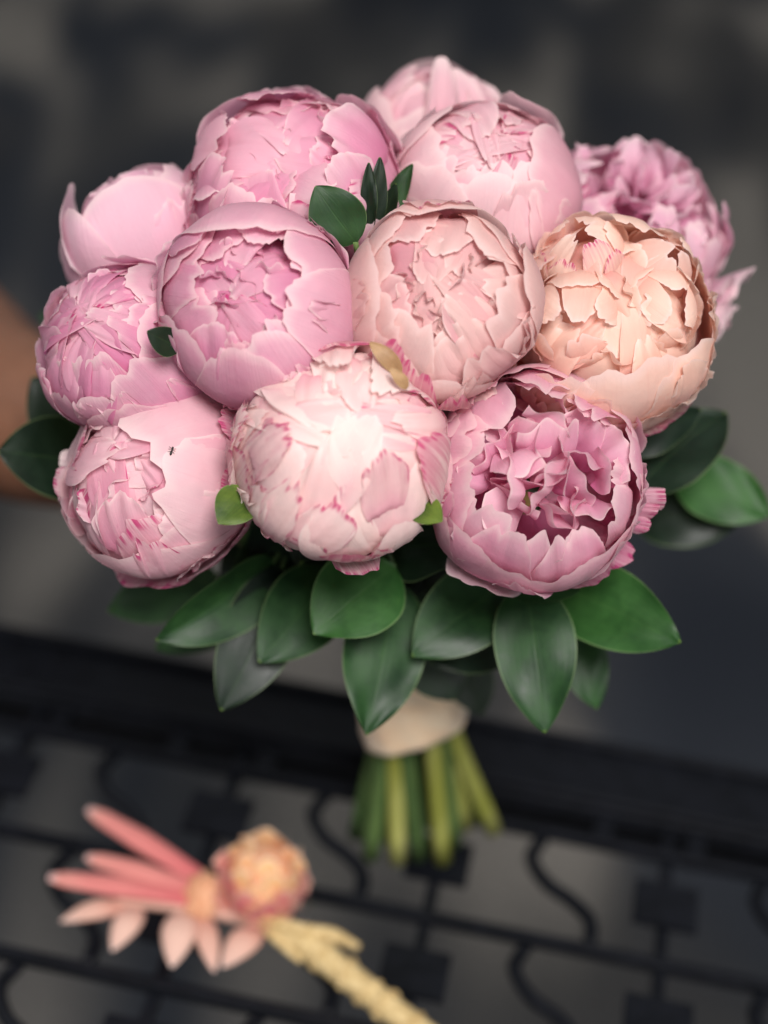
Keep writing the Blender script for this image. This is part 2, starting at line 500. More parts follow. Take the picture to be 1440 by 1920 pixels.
    def guards(s, n, tips, hw, rad=(1.0, .95), az0=0, flame=0.0, **kw):
        for i in range(n):
            f = i / max(1, n - 1)
            a = az0 + i * 137.5 + s.rs.uniform(-14, 14)
            k = dict(flare=s.rs.uniform(-.02, .05), tilt=s.rs.uniform(-.03, .03), twist=s.rs.uniform(-16, 16))
            k.update(kw)
            s.shell(a, s.rs.uniform(*tips), hw * s.rs.uniform(.85, 1.15), rad[0] + (rad[1] - rad[0]) * f,
                    flame=(s.rs.uniform(.3, .62) if s.rs.uniform() < flame else 0.0), **k)
    def center_fill(s, n, phmax, r=(.75, .97), wid=(.12, .22), length=(.35, .55), rip=.06, flame=0.0, spread=.8, cen=0.0):
        for i in range(n):
            ph = phmax * math.sqrt((i + .5) / n); az = i * 137.5 + s.rs.uniform(-20, 20)
            s.ruffle(ph, az, s.rs.uniform(*r), s.rs.uniform(*wid), s.rs.uniform(*length), s.rs.uniform(-spread, spread), rip * s.rs.uniform(.6, 1.3),
                     s.rs.uniform(-.16, .16), s.rs.uniform(-.5, .35), flame=(s.rs.uniform(.3, .62) if s.rs.uniform() < flame else 0.0))
    def heart(s, n, phmax, rad=(.97, .86), hw=(26, 15), flame=0.0, tufts=14, rip=.06):
        for i in range(n):
            f = i / (n - 1.0)
            tp = phmax * (1 - f) ** .8 - 16 * f + s.rs.uniform(-5, 5); r = rad[0] + (rad[1] - rad[0]) * f + s.rs.uniform(-.015, .015)
            s.shell(i * 137.5 + s.rs.uniform(-25, 25), tp, (hw[0] + (hw[1] - hw[0]) * f) * s.rs.uniform(.75, 1.2), r, tp + s.rs.uniform(55, 85),
                    flare=s.rs.uniform(-.07, .06), tilt=s.rs.uniform(-.09, .09), cup=s.rs.uniform(-.06, .05), rip=rip * s.rs.uniform(.6, 1.4), notch=.08, lowf=.05,
                    twist=s.rs.uniform(-22, 22), flame=(s.rs.uniform(.3, .62) if s.rs.uniform() < flame else 0.0), tipin=s.rs.uniform(0, .10), axis=(s.rs.uniform(-.26, .26), s.rs.uniform(-.26, .26), 1))
        for i in range(5):
            s.shell(i * 72 + 20, s.rs.uniform(-34, -6), 36, rad[1] - .03 - .010 * i, 130, flare=-.02, lowf=.03, rip=.03, notch=.04)
        for i in range(tufts):
            s.ruffle(phmax * .8 * math.sqrt((i + .5) / tufts), i * 137.5 + 70, s.rs.uniform(rad[1] - .02, rad[0] + .02), s.rs.uniform(.10, .20), s.rs.uniform(.28, .42),
                     s.rs.uniform(-1.3, 1.3), .075, s.rs.uniform(-.12, .12), s.rs.uniform(-.7, .3), flame=(s.rs.uniform(.3, .62) if s.rs.uniform() < flame else 0.0))
    def scatter(s, n, tips=(28, 82), hw=(9, 22), rad=(.985, 1.03), flame=0.0, az=(0, 360)):   # loose frilled petals peeling off the ball
        for i in range(n):
            tp = s.rs.uniform(*tips)
            s.shell(az[0] + (az[1] - az[0]) * ((i * .618 + s.rs.uniform(-.06, .06)) % 1.0), tp, s.rs.uniform(*hw), s.rs.uniform(*rad), tp + s.rs.uniform(45, 75), flare=s.rs.uniform(.0, .09),
                    tilt=s.rs.uniform(-.05, .05), rip=.05, notch=.13, lowf=.03, twist=s.rs.uniform(-24, 24), flame=(s.rs.uniform(.3, .55) if s.rs.uniform() < flame else 0.0))
    def lobe(s, x, y, z, sc, n, tips=(10, 70), hw=38, flame=0.0, axis=(0, 0, 1)):
        for i in range(n):
            f = i / max(1, n - 1)
            tp = tips[1] + (tips[0] - tips[1]) * f + s.rs.uniform(-6, 6)
            s.shell(i * 137.5 + s.rs.uniform(-20, 20), tp, hw * s.rs.uniform(.8, 1.15), 1.0 - .16 * f, 140, s.rs.uniform(-.03, .06), tilt=s.rs.uniform(-.05, .05), rip=.04,
                    notch=.07, twist=s.rs.uniform(-15, 15), center=(x, y, z), scale=sc, axis=axis, flame=(s.rs.uniform(.3, .62) if s.rs.uniform() < flame else 0.0))
    def straps(s, items):         # narrow tongue petals near the base: azimuth, polar angle of the tip, reach
        for az, tip, out in items:
            s.shell(az, tip, s.rs.uniform(5, 9), 1.01, 130, flare=out, cup=0.0, rip=.02, notch=.03, lowf=.01)
    def skirt(s, items):          # fuchsia streaked outer petals: azimuth, tip, half width, flare
        for az, tip, hw, fl in items:
            s.shell(az, tip, hw, 1.075, 150, flare=fl, cup=-0.03, rip=.035, notch=.07, flame=.72, lowf=.03)
    def stem(s, end, mid, mat=None):
        p0 = s.c - s.A * s.R * 0.80
        b1 = mid + AXIS * 0.03
        path = spline([p0, p0 - s.A * 0.022 - AXIS * 0.01, b1 * .5 + p0 * .5 - s.A * 0.006 - AXIS * 0.03, b1, mid, mid - AXIS * 0.05, end], 30)
        tube('stem', path, np.linspace(.0042, .0051, 30), mat or STEM, s.root, s.org, 12)
        # green calyx cup with sepals
        V = []
        th = np.linspace(0, 2 * math.pi, 16, endpoint=False)
        for a, rr in ((-1.0, .10), (-.985, .22), (-.93, .36), (-.84, .50)):
            V.append(np.stack([np.cos(th) * rr * 1.02, np.sin(th) * rr * 1.02, 0 * th + a * 1.0], -1))
        link('calyx', mesh_from('calyx', s.frame(np.array(V)), gridfaces(4, 16, True)), STEMD, s.root)

flowers = []
GOLD = 137.5
def peonies():
    G = None
    # 1 cream-pink globe, facing the viewer
    f = Flower(820, 572, 169, .06, .18, 'cream', 11, 'cream-pink globe peony with a small ruffled opening and a fuchsia streaked petal below')
    for az, tip, hw, rad, fl in ((178, 40, 50, 1.03, .02), (-4, 44, 34, 1.06, .03), (268, 62, 50, 1.02, .02), (90, 42, 50, 1.0, .05), (135, 48, 44, .985, 0), (225, 52, 46, .99, .02), (315, 52, 44, .985, .01), (40, 44, 42, .97, .0)):
        f.shell(az, tip, hw, rad, flare=fl, twist=f.rs.uniform(-10, 10), lowf=.03, rip=.012, notch=.045)
    f.guards(7, (26, 38), 34, (.95, .90), 60, rip=.03, notch=.08)
    f.heart(24, 44, (.94, .80), flame=0.0, tufts=18)
    f.skirt([(236, 46, 18, .03), (256, 55, 15, .04), (277, 66, 14, .08)])
    f.straps([(224, 92, .12), (300, 96, .10)])
    f.scatter(10, (34, 80), flame=.1)
    flowers.append(f)
    # 2 mid pink globe
    f = Flower(492, 582, 178, -.18, .10, 'rose', 22, 'mid pink globe peony with smooth outer petals touching the cream-pink globe')
    for az, tip, hw, rad, fl in ((78, 34, 56, 1.035, .02), (28, 34, 40, 1.0, .02), (-18, 26, 34, 1.03, .02), (-58, 28, 40, 1.0, .01), (262, 34, 38, 1.015, .02), (225, 42, 36, .99, .03), (175, 56, 36, 1.0, .04), (135, 46, 36, .98, .0)):
        f.shell(az, tip, hw, rad, flare=fl, twist=f.rs.uniform(-12, 12), lowf=.025, rip=.012, notch=.05)
    f.guards(8, (20, 36), 30, (.95, .88), 20, rip=.03, notch=.07)
    f.heart(24, 48, (.95, .76), flame=.1, tufts=18)
    f.skirt([(300, 98, 16, .06)]); f.straps([(250, 92, .02), (55, 70, .06), (48, 74, .05)])
    f.scatter(13, (34, 80))
    flowers.append(f)
    # 3 large ruffled pink
    f = Flower(552, 372, 190, -.10, .42, 'pink', 33, 'large shaggy pink peony with fuchsia nicks along its ruffles', dz=.012)
    f.guards(9, (52, 84), 40, (1.0, .95), 10, rip=.03, notch=.08)
    f.guards(10, (28, 50), 32, (.97, .90), 40, .25, rip=.04, notch=.10)
    f.lobe(-.46, -.46, .34, .54, 9, (15, 85), 44, .2, (-.3, -.6, 1))
    f.lobe(.36, -.38, .40, .56, 10, (10, 80), 36, .5, (.3, -.4, 1))
    f.lobe(-.66, .05, .12, .46, 8, (15, 70), 36, 0, (-.9, 0, .8))
    f.heart(26, 64, (.95, .90), (26, 18), .2, 22)
    f.scatter(26, (18, 88), (12, 26), (1.0, 1.07), .2)
    flowers.append(f)
    # 4 smooth bud turned away
    f = Flower(284, 462, 142, -.36, .84, 'mauve', 44, 'smooth mauve-pink peony bud with a few broad petals, turned away', dz=.03, squash=1.05)
    for az, tip, hw, rad, fl in ((285, 30, 62, 1.03, .02), (222, 44, 46, 1.05, .06), (185, 30, 44, 1.03, .16), (350, 34, 50, 1.0, .03), (70, 30, 60, .99, .03)):
        f.shell(az, tip, hw, rad, flare=fl, lowf=.03, rip=.012, notch=.03)
    f.guards(7, (18, 40), 44, (.95, .88), 60, rip=.02); f.heart(12, 34, (.95, .86), tufts=3)
    f.scatter(5, (40, 80), (14, 26))
    flowers.append(f)
    # 5 small left
    f = Flower(246, 660, 154, -.45, .42, 'rose', 55, 'small pink peony with narrow shingled outer petals and a frilly tuft beside a leaf', dz=.0)
    for az, tip, hw, rad, fl in ((180, 56, 20, 1.0, .02), (205, 54, 20, 1.02, .02), (232, 58, 26, 1.0, .03), (262, 58, 34, 1.02, .03), (300, 50, 38, 1.03, .04), (340, 40, 40, 1.0, .03), (30, 34, 44, 1.0, .02), (90, 44, 40, 1.0, .02), (140, 50, 30, 1.0, .02), (270, 70, 40, 1.045, .03)):
        f.shell(az, tip, hw, rad, flare=fl, lowf=.02, rip=.02, notch=.07)
    f.guards(8, (24, 40), 28, (.95, .90), 0, rip=.03, notch=.08)
    f.heart(26, 44, (.97, .92), (20, 11), .12, 12)
    f.straps([(285, 62, .05), (315, 78, .04)])
    f.scatter(13, (40, 88), (8, 18))
    flowers.append(f)
    # 6 pale pink with crumpled fuchsia underside
    f = Flower(306, 895, 176, -.42, .22, 'blush', 66, 'pale pink peony with one big smooth dome petal and crumpled fuchsia petals underneath', dz=-.004)
    for az, tip, hw, rad, fl in ((35, 14, 62, 1.03, .01), (-20, 30, 40, 1.035, .02), (265, 58, 60, 1.03, .02), (215, 62, 36, 1.01, .03), (180, 66, 28, 1.0, .03), (110, 44, 44, .99, .02), (300, 56, 46, 1.0, .02), (150, 52, 30, .98, .04)):
        f.shell(az, tip, hw, rad, flare=fl, lowf=.025, rip=.015, notch=.06)
    f.guards(8, (22, 44), 30, (.95, .90), 30, .3, rip=.035, notch=.08)
    f.heart(24, 42, (.97, .90), (22, 13), .25, 10)
    f.skirt([(348, 66, 20, .05), (20, 62, 16, .06), (300, 100, 30, .04), (270, 108, 34, .05), (240, 106, 28, .10), (325, 98, 24, .03), (285, 114, 40, .02)])
    f.straps([(165, 84, .20), (185, 86, .18), (205, 96, .16), (120, 84, .14)])
    f.scatter(13, (45, 95), (10, 22), flame=.25)
    flowers.append(f)
    # 7 white-pink packed with fuchsia margins
    f = Flower(636, 852, 179, .14, .34, 'white', 79, 'whitish pink tightly packed peony with fuchsia petal margins', dz=-.002)
    for i in range(13):
        f.shell(i * GOLD + f.rs.uniform(-12, 12), f.rs.uniform(62, 92), f.rs.uniform(20, 34), 1.03 - .006 * i, flare=f.rs.uniform(.0, .06), tilt=f.rs.uniform(-.04, .04), lowf=.025, rip=.03, notch=.07, twist=f.rs.uniform(-20, 20), flame=f.rs.choice([.3, .4, .6, .9]))
    for i in range(18):
        f.shell(i * GOLD + 50 + f.rs.uniform(-12, 12), f.rs.uniform(34, 66), f.rs.uniform(15, 25), .985 - .005 * i, flare=f.rs.uniform(-.02, .07), tilt=f.rs.uniform(-.05, .05), lowf=.03, rip=.04, notch=.09, twist=f.rs.uniform(-26, 26), flame=f.rs.choice([0, .35, .45, .7]))
    f.heart(34, 50, (.98, .96), (22, 14), .12, 20)
    f.skirt([(345, 38, 20, .02), (95, 46, 34, .03), (285, 104, 13, .10), (185, 78, 14, .05)])
    f.shell(302, 66, 17, 1.05, 140, flare=.04, notch=.03)
    f.straps([(176, 76, .06), (188, 80, .10), (205, 92, .05)])
    f.scatter(24, (14, 90), (8, 18), (.99, 1.04), .65)
    flowers.append(f)
    # 8 open pink bowl
    f = Flower(1004, 900, 193, .05, .22, 'pink', 88, 'wide open pink peony with deep folds between loose inner petals', dz=-.004)
    for az, tip, hw, rad, fl in ((182, 52, 46, 1.03, .03), (222, 60, 36, 1.01, .03), (150, 54, 36, 1.0, .03), (112, 50, 40, 1.02, .09), (80, 56, 36, 1.03, .04), (45, 54, 36, 1.0, .02), (8, 58, 38, 1.02, .0), (-28, 64, 34, 1.02, .02), (-62, 60, 40, 1.03, .03), (255, 66, 40, 1.02, .04), (242, 92, 22, 1.06, .10)):
        f.shell(az, tip, hw, rad, flare=fl, lowf=.03, rip=.03, notch=.07, tipin=.03)
    for i in range(17):
        f.shell(i * GOLD + 15, f.rs.uniform(30, 50), f.rs.uniform(18, 30), .98 - .007 * i, flare=f.rs.uniform(-.06, .04), lowf=.04, rip=.05, notch=.08, twist=f.rs.uniform(-20, 20))
    for i in range(30):
        f.ruffle(46 * math.sqrt((i + .5) / 30), i * GOLD + 40, f.rs.uniform(.76, .99), f.rs.uniform(.18, .32), f.rs.uniform(.4, .6), f.rs.uniform(-1.2, 1.2), .08, f.rs.uniform(-.22, .22), f.rs.uniform(-.6, .4))
    f.skirt([(305, 100, 16, .04), (325, 108, 10, .14)])
    f.shell(354, 88, 5.5, 1.0, 122, flare=.27, rip=.008, notch=.10, flame=.55, lowf=.03)
    f.shell(341, 97, 5, 1.0, 128, flare=.17, rip=.008, notch=.10, flame=.7, lowf=.03); f.shell(348, 92, 4.5, 1.01, 125, flare=.20, rip=.008, notch=.10, flame=.6, lowf=.03)
    f.scatter(9, (50, 88), (12, 22))
    flowers.append(f)
    # 9 peach multi-lobed
    f = Flower(1144, 622, 183, .05, .12, 'peach', 99, 'peach and cream peony split into several cupped lobes', dz=-.002)
    for az, tip, hw, rad, fl in ((282, 27, 58, 1.04, .02), (318, 40, 40, 1.03, .03), (0, 62, 34, 1.0, .04), (240, 44, 36, 1.02, .03), (185, 66, 36, 1.0, .03), (140, 60, 40, .98, .03), (60, 62, 40, .98, .04), (100, 60, 40, .97, .03), (270, 70, 44, 1.05, .02), (30, 66, 30, 1.0, .05)):
        f.shell(az, tip, hw, rad, flare=fl, lowf=.025, rip=.03, notch=.07)
    f.lobe(-.38, .02, .42, .50, 12, (4, 85), 34, 0, (-.2, -.35, 1))
    f.lobe(.40, .10, .42, .46, 11, (4, 85), 34, 0, (.25, -.45, 1))
    f.lobe(-.30, .62, .30, .44, 14, (4, 85), 28, .12, (-.2, .5, 1))
    f.lobe(.42, .54, .28, .42, 11, (4, 85), 28, .1, (.4, .5, 1))
    f.heart(16, 62, (.88, .76), (26, 16), .05, 8)
    for az in (-34, -18, -4, 10, 24, 38):
        f.shell(az, f.rs.uniform(58, 76), 13, 1.02, 120, flare=f.rs.uniform(.0, .10), rip=.04, notch=.10)
    f.skirt([(196, 74, 14, .06), (212, 84, 14, .04), (292, 106, 34, .03), (318, 102, 20, .05)])
    f.scatter(18, (36, 88), (10, 24), (1.0, 1.05))
    flowers.append(f)
    # 10 shaggy, behind
    f = Flower(1164, 450, 168, .30, .62, 'mauve', 101, 'lilac-pink shaggy peony with ragged petals sticking out behind the peach one', dz=.03, squash=1.0)
    f.guards(10, (40, 74), 34, (1.02, .96), 0, rip=.04, notch=.12, flare=.05)
    f.guards(12, (24, 56), 24, (1.0, .92), 30, .15, rip=.06, notch=.14)
    for i in range(26):
        f.ruffle(54 * math.sqrt((i + .5) / 26), i * GOLD, f.rs.uniform(.85, 1.12), f.rs.uniform(.13, .24), f.rs.uniform(.35, .55), f.rs.uniform(-.9, .9), .09, f.rs.uniform(-.15, .15), f.rs.uniform(-.4, .3), notch=.14)
    for az, tip, fl in ((325, 78, .34), (312, 84, .42), (336, 72, .36), (318, 70, .30), (330, 90, .40)):
        f.shell(az, tip, 16, 1.0, 135, flare=fl, rip=.06, notch=.14)
    f.scatter(20, (30, 90), (10, 22), (1.0, 1.09))
    flowers.append(f)
    # 11 big smooth blush globe
    f = Flower(908, 366, 161, .02, .46, 'blush', 110, 'blush globe peony with broad smooth petals and a tiny puckered top', dz=.006)
    for az, tip, hw, rad, fl in ((268, 24, 44, 1.01, .01), (222, 32, 46, 1.03, .02), (312, 26, 44, 1.0, .02), (350, 22, 48, 1.035, .02), (185, 28, 46, 1.0, .02), (140, 36, 46, 1.02, .03), (60, 40, 24, 1.03, .13), (100, 40, 46, .99, .05), (255, 62, 40, 1.06, .02)):
        f.shell(az, tip, hw, rad, flare=fl, lowf=.025, rip=.012, notch=.04)
    f.guards(8, (12, 28), 36, (.96, .92), 20, .15, rip=.03, notch=.07)
    f.heart(20, 30, (.96, .93), (22, 10), .2, 5)
    f.skirt([(318, 82, 12, .03)])
    f.scatter(12, (26, 82), (12, 24), flame=.15)
    flowers.append(f)
    # 12 back
    f = Flower(812, 296, 150, .05, .80, 'blush', 121, 'pale lilac-white peony half hidden at the back with a pointed tip petal', dz=.055, squash=1.1)
    for az, tip, hw, rad, fl in ((268, 38, 56, 1.02, .02), (200, 40, 56, 1.0, .04), (330, 44, 52, 1.0, .04), (90, 34, 60, 1.0, .05), (285, 14, 26, 1.0, .10), (272, 10, 11, .99, .20)):
        f.shell(az, tip, hw, rad, flare=fl, lowf=.03, rip=.015, notch=.03)
    f.guards(8, (14, 36), 40, (.96, .9), 40, rip=.025); f.heart(12, 30, (.95, .9), tufts=3)
    f.scatter(8, (24, 80), (12, 24))
    flowers.append(f)
peonies()

# ------------------------------------------------------------------ stems, ribbon
BIND = BASE + AXIS * 0.150
ENDS = [(745, 1612), (830, 1612), (668, 1565), (695, 1606), (720, 1568), (785, 1604), (770, 1552), (872, 1548), (925, 1556), (812, 1545), (850, 1580), (900, 1532)]
order = [6, 0, 3, 4, 2, 5, 1, 8, 7, 11, 10, 9]      # which flower owns which end
def stems():
    sx = nrm(np.cross(AXIS, [0, 1, 0])); sy = np.cross(AXIS, sx)
    for i, (x, y) in enumerate(ENDS):
        e = T(x, y, 0.0045) 
        d = e - (BASE); d = d - AXIS * (d @ AXIS)
        L = np.linalg.norm(d)
        rr = min(0.0178, 0.008 + L * .3)
        mid = BIND + nrm(d) * rr
        flowers[order[i]].stem(e, mid, STEM if i in (0, 1, 7, 8) else STEMD)
stems()
RIB = simple_mat('satin_ribbon', (248, 214, 176), (253, 230, 198), 60, 0.36, 0.5, 0.25, 0.001, (1, 1, 3), Sheen_Weight=0.3)
def ribbon():
    root = empty('ribbon_wrap', BIND, 'nude satin ribbon wrapped round the stem bundle with one loose end', 'ribbon')
    sx = nrm(np.cross(AXIS, [0, 1, 0])); sy = np.cross(AXIS, sx)     # sx ~ right, sy ~ back
    if sx[0] < 0: sx = -sx
    if sy[1] < 0: sy = -sy
    th = np.linspace(0, 2 * math.pi, 64, endpoint=False)
    rs = np.random.RandomState(5)
    for k, (h, wd, r, tx) in enumerate(((-.024, .038, .0285, .34), (-.006, .032, .0268, -.10), (.010, .032, .0268, .14), (.026, .032, .0265, -.10), (.042, .032, .0275, .06), (.058, .032, .0270, 0.0))):
        P = []
        for t in np.linspace(-1, 1, 11):
            rad = r + .0012 * (1 - t * t) + .0005 * np.sin(5 * th + k * 2) + .0004 * np.sin(11 * th + k + 2 * t) + (0.001 if abs(t) > .95 else 0)
            hh = h + t * wd / 2 + tx * r * np.cos(th) * 1.0 + .0008 * np.sin(3 * th + k)
            P.append(AXIS * hh[:, None] + sx * (np.cos(th) * rad)[:, None] + sy * (np.sin(th) * rad)[:, None])
        me = mesh_from('wrap', np.array(P), gridfaces(11, 64, True))
        o = link('wrap', me, RIB, root)
        so = o.modifiers.new('thick', 'SOLIDIFY'); so.thickness = 0.0008
    # loose folded end at the right
    c = U(862, 1330, 0.865) - BIND
    P = []
    for v in np.linspace(0, 1, 12):
        row = []
        for t in np.linspace(-1, 1, 7):
            row.append(c + R_ * (-.014 + .016 * v + .004 * math.sin(v * 3)) + U_ * (.012 * t * (1 - .35 * v) + .010 * v - .006) - f_ * (.004 + .006 * math.sin(v * 3.0) + .002 * t))
        P.append(row)
    o = link('loose_end', grid_mesh('loose_end', np.array(P)), RIB, root)
    o.modifiers.new('thick', 'SOLIDIFY').thickness = 0.0008
ribbon()

# ------------------------------------------------------------------ leaves
_lu = np.linspace(-1, 1, 13)[None, :]; _lv = np.linspace(0, 1, 27)[:, None]
def leaf(parent, org, base, tip, wpx, roll=0.0, bend=0.0, fold=0.08, mat=None, seed=0, narrow=1.0, up=0.25):
    rs = np.random.RandomState(seed)
    b, t = np.asarray(base, float), np.asarray(tip, float)
    L = np.linalg.norm(t - b); d = (t - b) / L
    n = nrm(CAM - (b + t) / 2) + up * np.array([0, 0, 1]); n = nrm(n - d * (n @ d))
    s = np.cross(d, n)
    cr, sr = math.cos(math.radians(roll)), math.sin(math.radians(roll))
    s, n = s * cr + n * sr, n * cr - s * sr
    W = wpx / 2
    v = _lv
    prof = np.where(v < .42, np.sin(np.clip(v / .42, 0, 1) * math.pi / 2) ** .62, np.clip(1 - ((v - .42) / .58) ** 2.2, 0, 1) ** .92) 
    prof = prof * (1 - .0 * v) + .012 * np.clip((v - .9) / .1, 0, 1) * (1 - v) * 8
    wv = W * prof * narrow + 0.0004
    nz = wob(rs, 3, 1.5, 4)
    off = bend * L * (4 * v * (1 - v)) + fold * wv * np.abs(_lu) ** 1.3 - .05 * L * v ** 3 * rs.uniform(.2, 1.0) + .030 * L * nz(_lu * 1.3, v * 3) * (.3 + np.abs(_lu))
    side = _lu * wv + .03 * L * np.sin(v * math.pi) * rs.uniform(-1, 1)
    P = b + (v * L)[..., None] * d + side[..., None] * s + off[..., None] * n
    at = np.zeros(P.shape[:2] + (4,)); at[..., 0] = _lu; at[..., 1] = _lv; at[..., 3] = rs.uniform()
    return link('leaf', grid_mesh('leaf', P - org, at), mat or LEAF, parent)

def surf(x, y):
    q = ray(x, y); d = nrm(q)
    ok, hit, *_ = SC.ray_cast(bpy.context.evaluated_depsgraph_get(), Vector(CAM), Vector(d))
    return float((np.array(hit) - CAM) @ f_) if ok else 0.75
bpy.context.view_layer.update()
def peep(base, tip, width, roll, bend, mat):
    dx, dy = tip[0] - base[0], tip[1] - base[1]; L = math.hypot(dx, dy)
    zs = [surf(base[0] + dx * t - dy / L * width * o, base[1] + dy * t + dx / L * width * o) for t in (.35, .55, .75, 1.0) for o in (-.4, 0, .4)]
    zt = sorted(zs)[1] - .005
    return (base, zt + .011, tip, zt, width, roll, bend, mat)

def sprig(label, leaves, group=None, name='leaf_sprig', node=None, seed=0):
    """leaves: (base px, base depth, tip px, tip depth, width px, roll, bend, mat)"""
    bases = [U(l[0][0], l[0][1], l[1]) for l in leaves]
    cen = np.mean(bases, axis=0)
    foot = BIND + AXIS * 0.03 + nrm(np.array([cen[0] - BIND[0], cen[1] - BIND[1], 0])) * .012
    nd = cen * .75 + (foot + AXIS * .06) * .25
    root = empty(name, foot, label, 'leaves', group)
    tube('stem', spline([foot - AXIS * .05, foot, foot * .55 + nd * .45 + AXIS * .012, nd], 16), np.linspace(.0028, .0018, 16), STEMD, root, foot, 8)
    for i, l in enumerate(leaves):
        b = bases[i]; t = U(l[2][0], l[2][1], l[3])
        tube('petiole', spline([nd, nd * .4 + b * .6 + AXIS * .004, b + (t - b) * .02], 8), .0012, STEMD, root, foot, 6)
        leaf(root, foot, b, t, l[4] * (l[1] + l[3]) / 2 / F, l[5], l[6], mat=l[7], seed=seed * 31 + i, fold=(l[8] if len(l) > 8 else .08))
    return root

sprig('glossy leaf sprig with one round bright leaf below the whitish packed peony', [
    ((742, 1062), .690, (588, 1187), .672, 168, -6, .05, LEAFB),
    ((742, 1085), .715, (690, 1376), .690, 160, 16, .05, LEAF),
    ((640, 1075), .720, (490, 1238), .690, 150, 12, .05, LEAF),
    ((690, 1010), .735, (575, 1050), .720, 90, 0, .03, LEAFD)], seed=1)
sprig('dark leaf sprig under the gap between whitish packed peony and open pink peony', [
    ((728, 1040), .712, (907, 1022), .668, 140, 10, .06, LEAFD),
    ((960, 1085), .716, (775, 1228), .690, 152, 0, .06, LEAF),
    ((960, 1180), .745, (808, 1240), .725, 110, 0, .05, LEAFD),
    ((790, 1190), .760, (852, 1314), .760, 120, 0, .03, LEAFD),
    ((860, 1220), .800, (905, 1340), .800, 90, 0, .03, LEAFD)], seed=2)
sprig('drooping glossy leaf sprig under the wide open pink peony', [
    ((985, 1085), .700, (1020, 1372), .682, 150, -8, .07, LEAF),
    ((1040, 1095), .715, (1270, 1203), .675, 150, -10, .05, LEAFB),
    ((1060, 1150), .745, (1120, 1328), .735, 92, 0, .05, LEAF),
    ((930, 1110), .700, (1088, 1106), .672, 60, -62, .03, LEAF)], seed=3)
sprig('dark leaf sprig with a folded leaf beneath the pale pink peony with fuchsia underside', [
    ((530, 1060), .715, (415, 1332), .700, 140, 10, .05, LEAFD),
    ((515, 1050), .715, (297, 1203), .690, 130, 38, .05, LEAF, .5),
    ((410, 1080), .770, (203, 1146), .765, 110, 0, .04, LEAF),
    ((470, 1150), .775, (290, 1215), .775, 80, 0, .04, LEAF),
    ((600, 985), .735, (460, 1062), .715, 150, 0, .05, LEAFD)], seed=4)
sprig('leaf sprig with one pale green and several near black leaves beside the peach lobed peony', [
    ((1185, 930), .720, (1362, 768), .735, 150, 20, .06, LEAFD),
    ((1170, 850), .705, (1318, 768), .715, 70, -30, .05, LEAFD),
    ((1265, 885), .775, (1446, 966), .760, 122, 5, .04, LEAFB),
    ((1180, 960), .790, (1380, 985), .775, 120, 0, .04, LEAFD)], seed=5)
sprig('near black leaf sprig standing out beside the small frilly pink peony, over the forearm', [
    ((175, 868), .735, (-2, 845), .700, 156, 0, .06, LEAFD),
    ((165, 840), .760, (60, 708), .745, 120, 0, .05, LEAFD),
    ((190, 640), .800, (72, 588), .810, 60, 0, .04, LEAF)], seed=6)
sprig('pointed dark leaf poking up behind the mid pink globe peony', [
    peep((668, 455), (592, 350), 104, 10, .05, LEAF)], seed=7)
sprig('tuft of narrow blade leaves between the shaggy pink peony and the blush globe', [
    peep((692, 440), (690, 306), 30, 20, .03, LEAFD),
    peep((702, 440), (714, 296), 34, -15, .03, LEAFD),
    peep((712, 430), (772, 308), 40, 10, .03, LEAF),
    peep((715, 430), (742, 345), 30, 0, .03, LEAFD)], seed=8)
sprig('yellow-green leaf wedged between the pale pink peony and the whitish packed peony', [
    peep((474, 922), (411, 980), 80, -8, .05, LEAFY)], seed=9)
sprig('small yellow-edged leaf wedged between the whitish packed peony and the wide open pink one', [
    peep((775, 944), (827, 976), 58, 8, .05, LEAFY)], seed=10)
sprig('small dark leaf tucked between the mid pink globe and the small frilly peony', [
    peep((340, 652), (277, 622), 52, 10, .06, LEAFD)], seed=11)
def collar(label, a0, a1, n, seed):
    rs = np.random.RandomState(seed)
    foot = BIND + AXIS * 0.05; root = empty('leaf_sprig', foot, label, 'leaves')
    tube('stem', spline([foot - AXIS * .06, foot, foot + AXIS * .05], 8), .0026, STEMD, root, foot, 8)
    hub = foot + AXIS * .05
    for i in range(n):
        a = math.radians(a0 + (a1 - a0) * (i + .5) / n + rs.uniform(-5, 5))
        d = np.array([math.cos(a), math.sin(a), 0]); b = hub + d * rs.uniform(.028, .04) + AXIS * rs.uniform(-.012, .012)
        t = b + d * rs.uniform(.060, .082) + AXIS * rs.uniform(-.018, .022)
        tube('petiole', spline([hub, (hub + b) / 2 + AXIS * .004, b + (t - b) * .03], 6), .0012, STEMD, root, foot, 6)
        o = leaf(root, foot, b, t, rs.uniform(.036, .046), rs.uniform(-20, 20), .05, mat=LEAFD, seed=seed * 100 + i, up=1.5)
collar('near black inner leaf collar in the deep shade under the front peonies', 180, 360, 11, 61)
collar('shaded leaf collar behind the ribbon wrap under the back peonies', 10, 170, 8, 62)

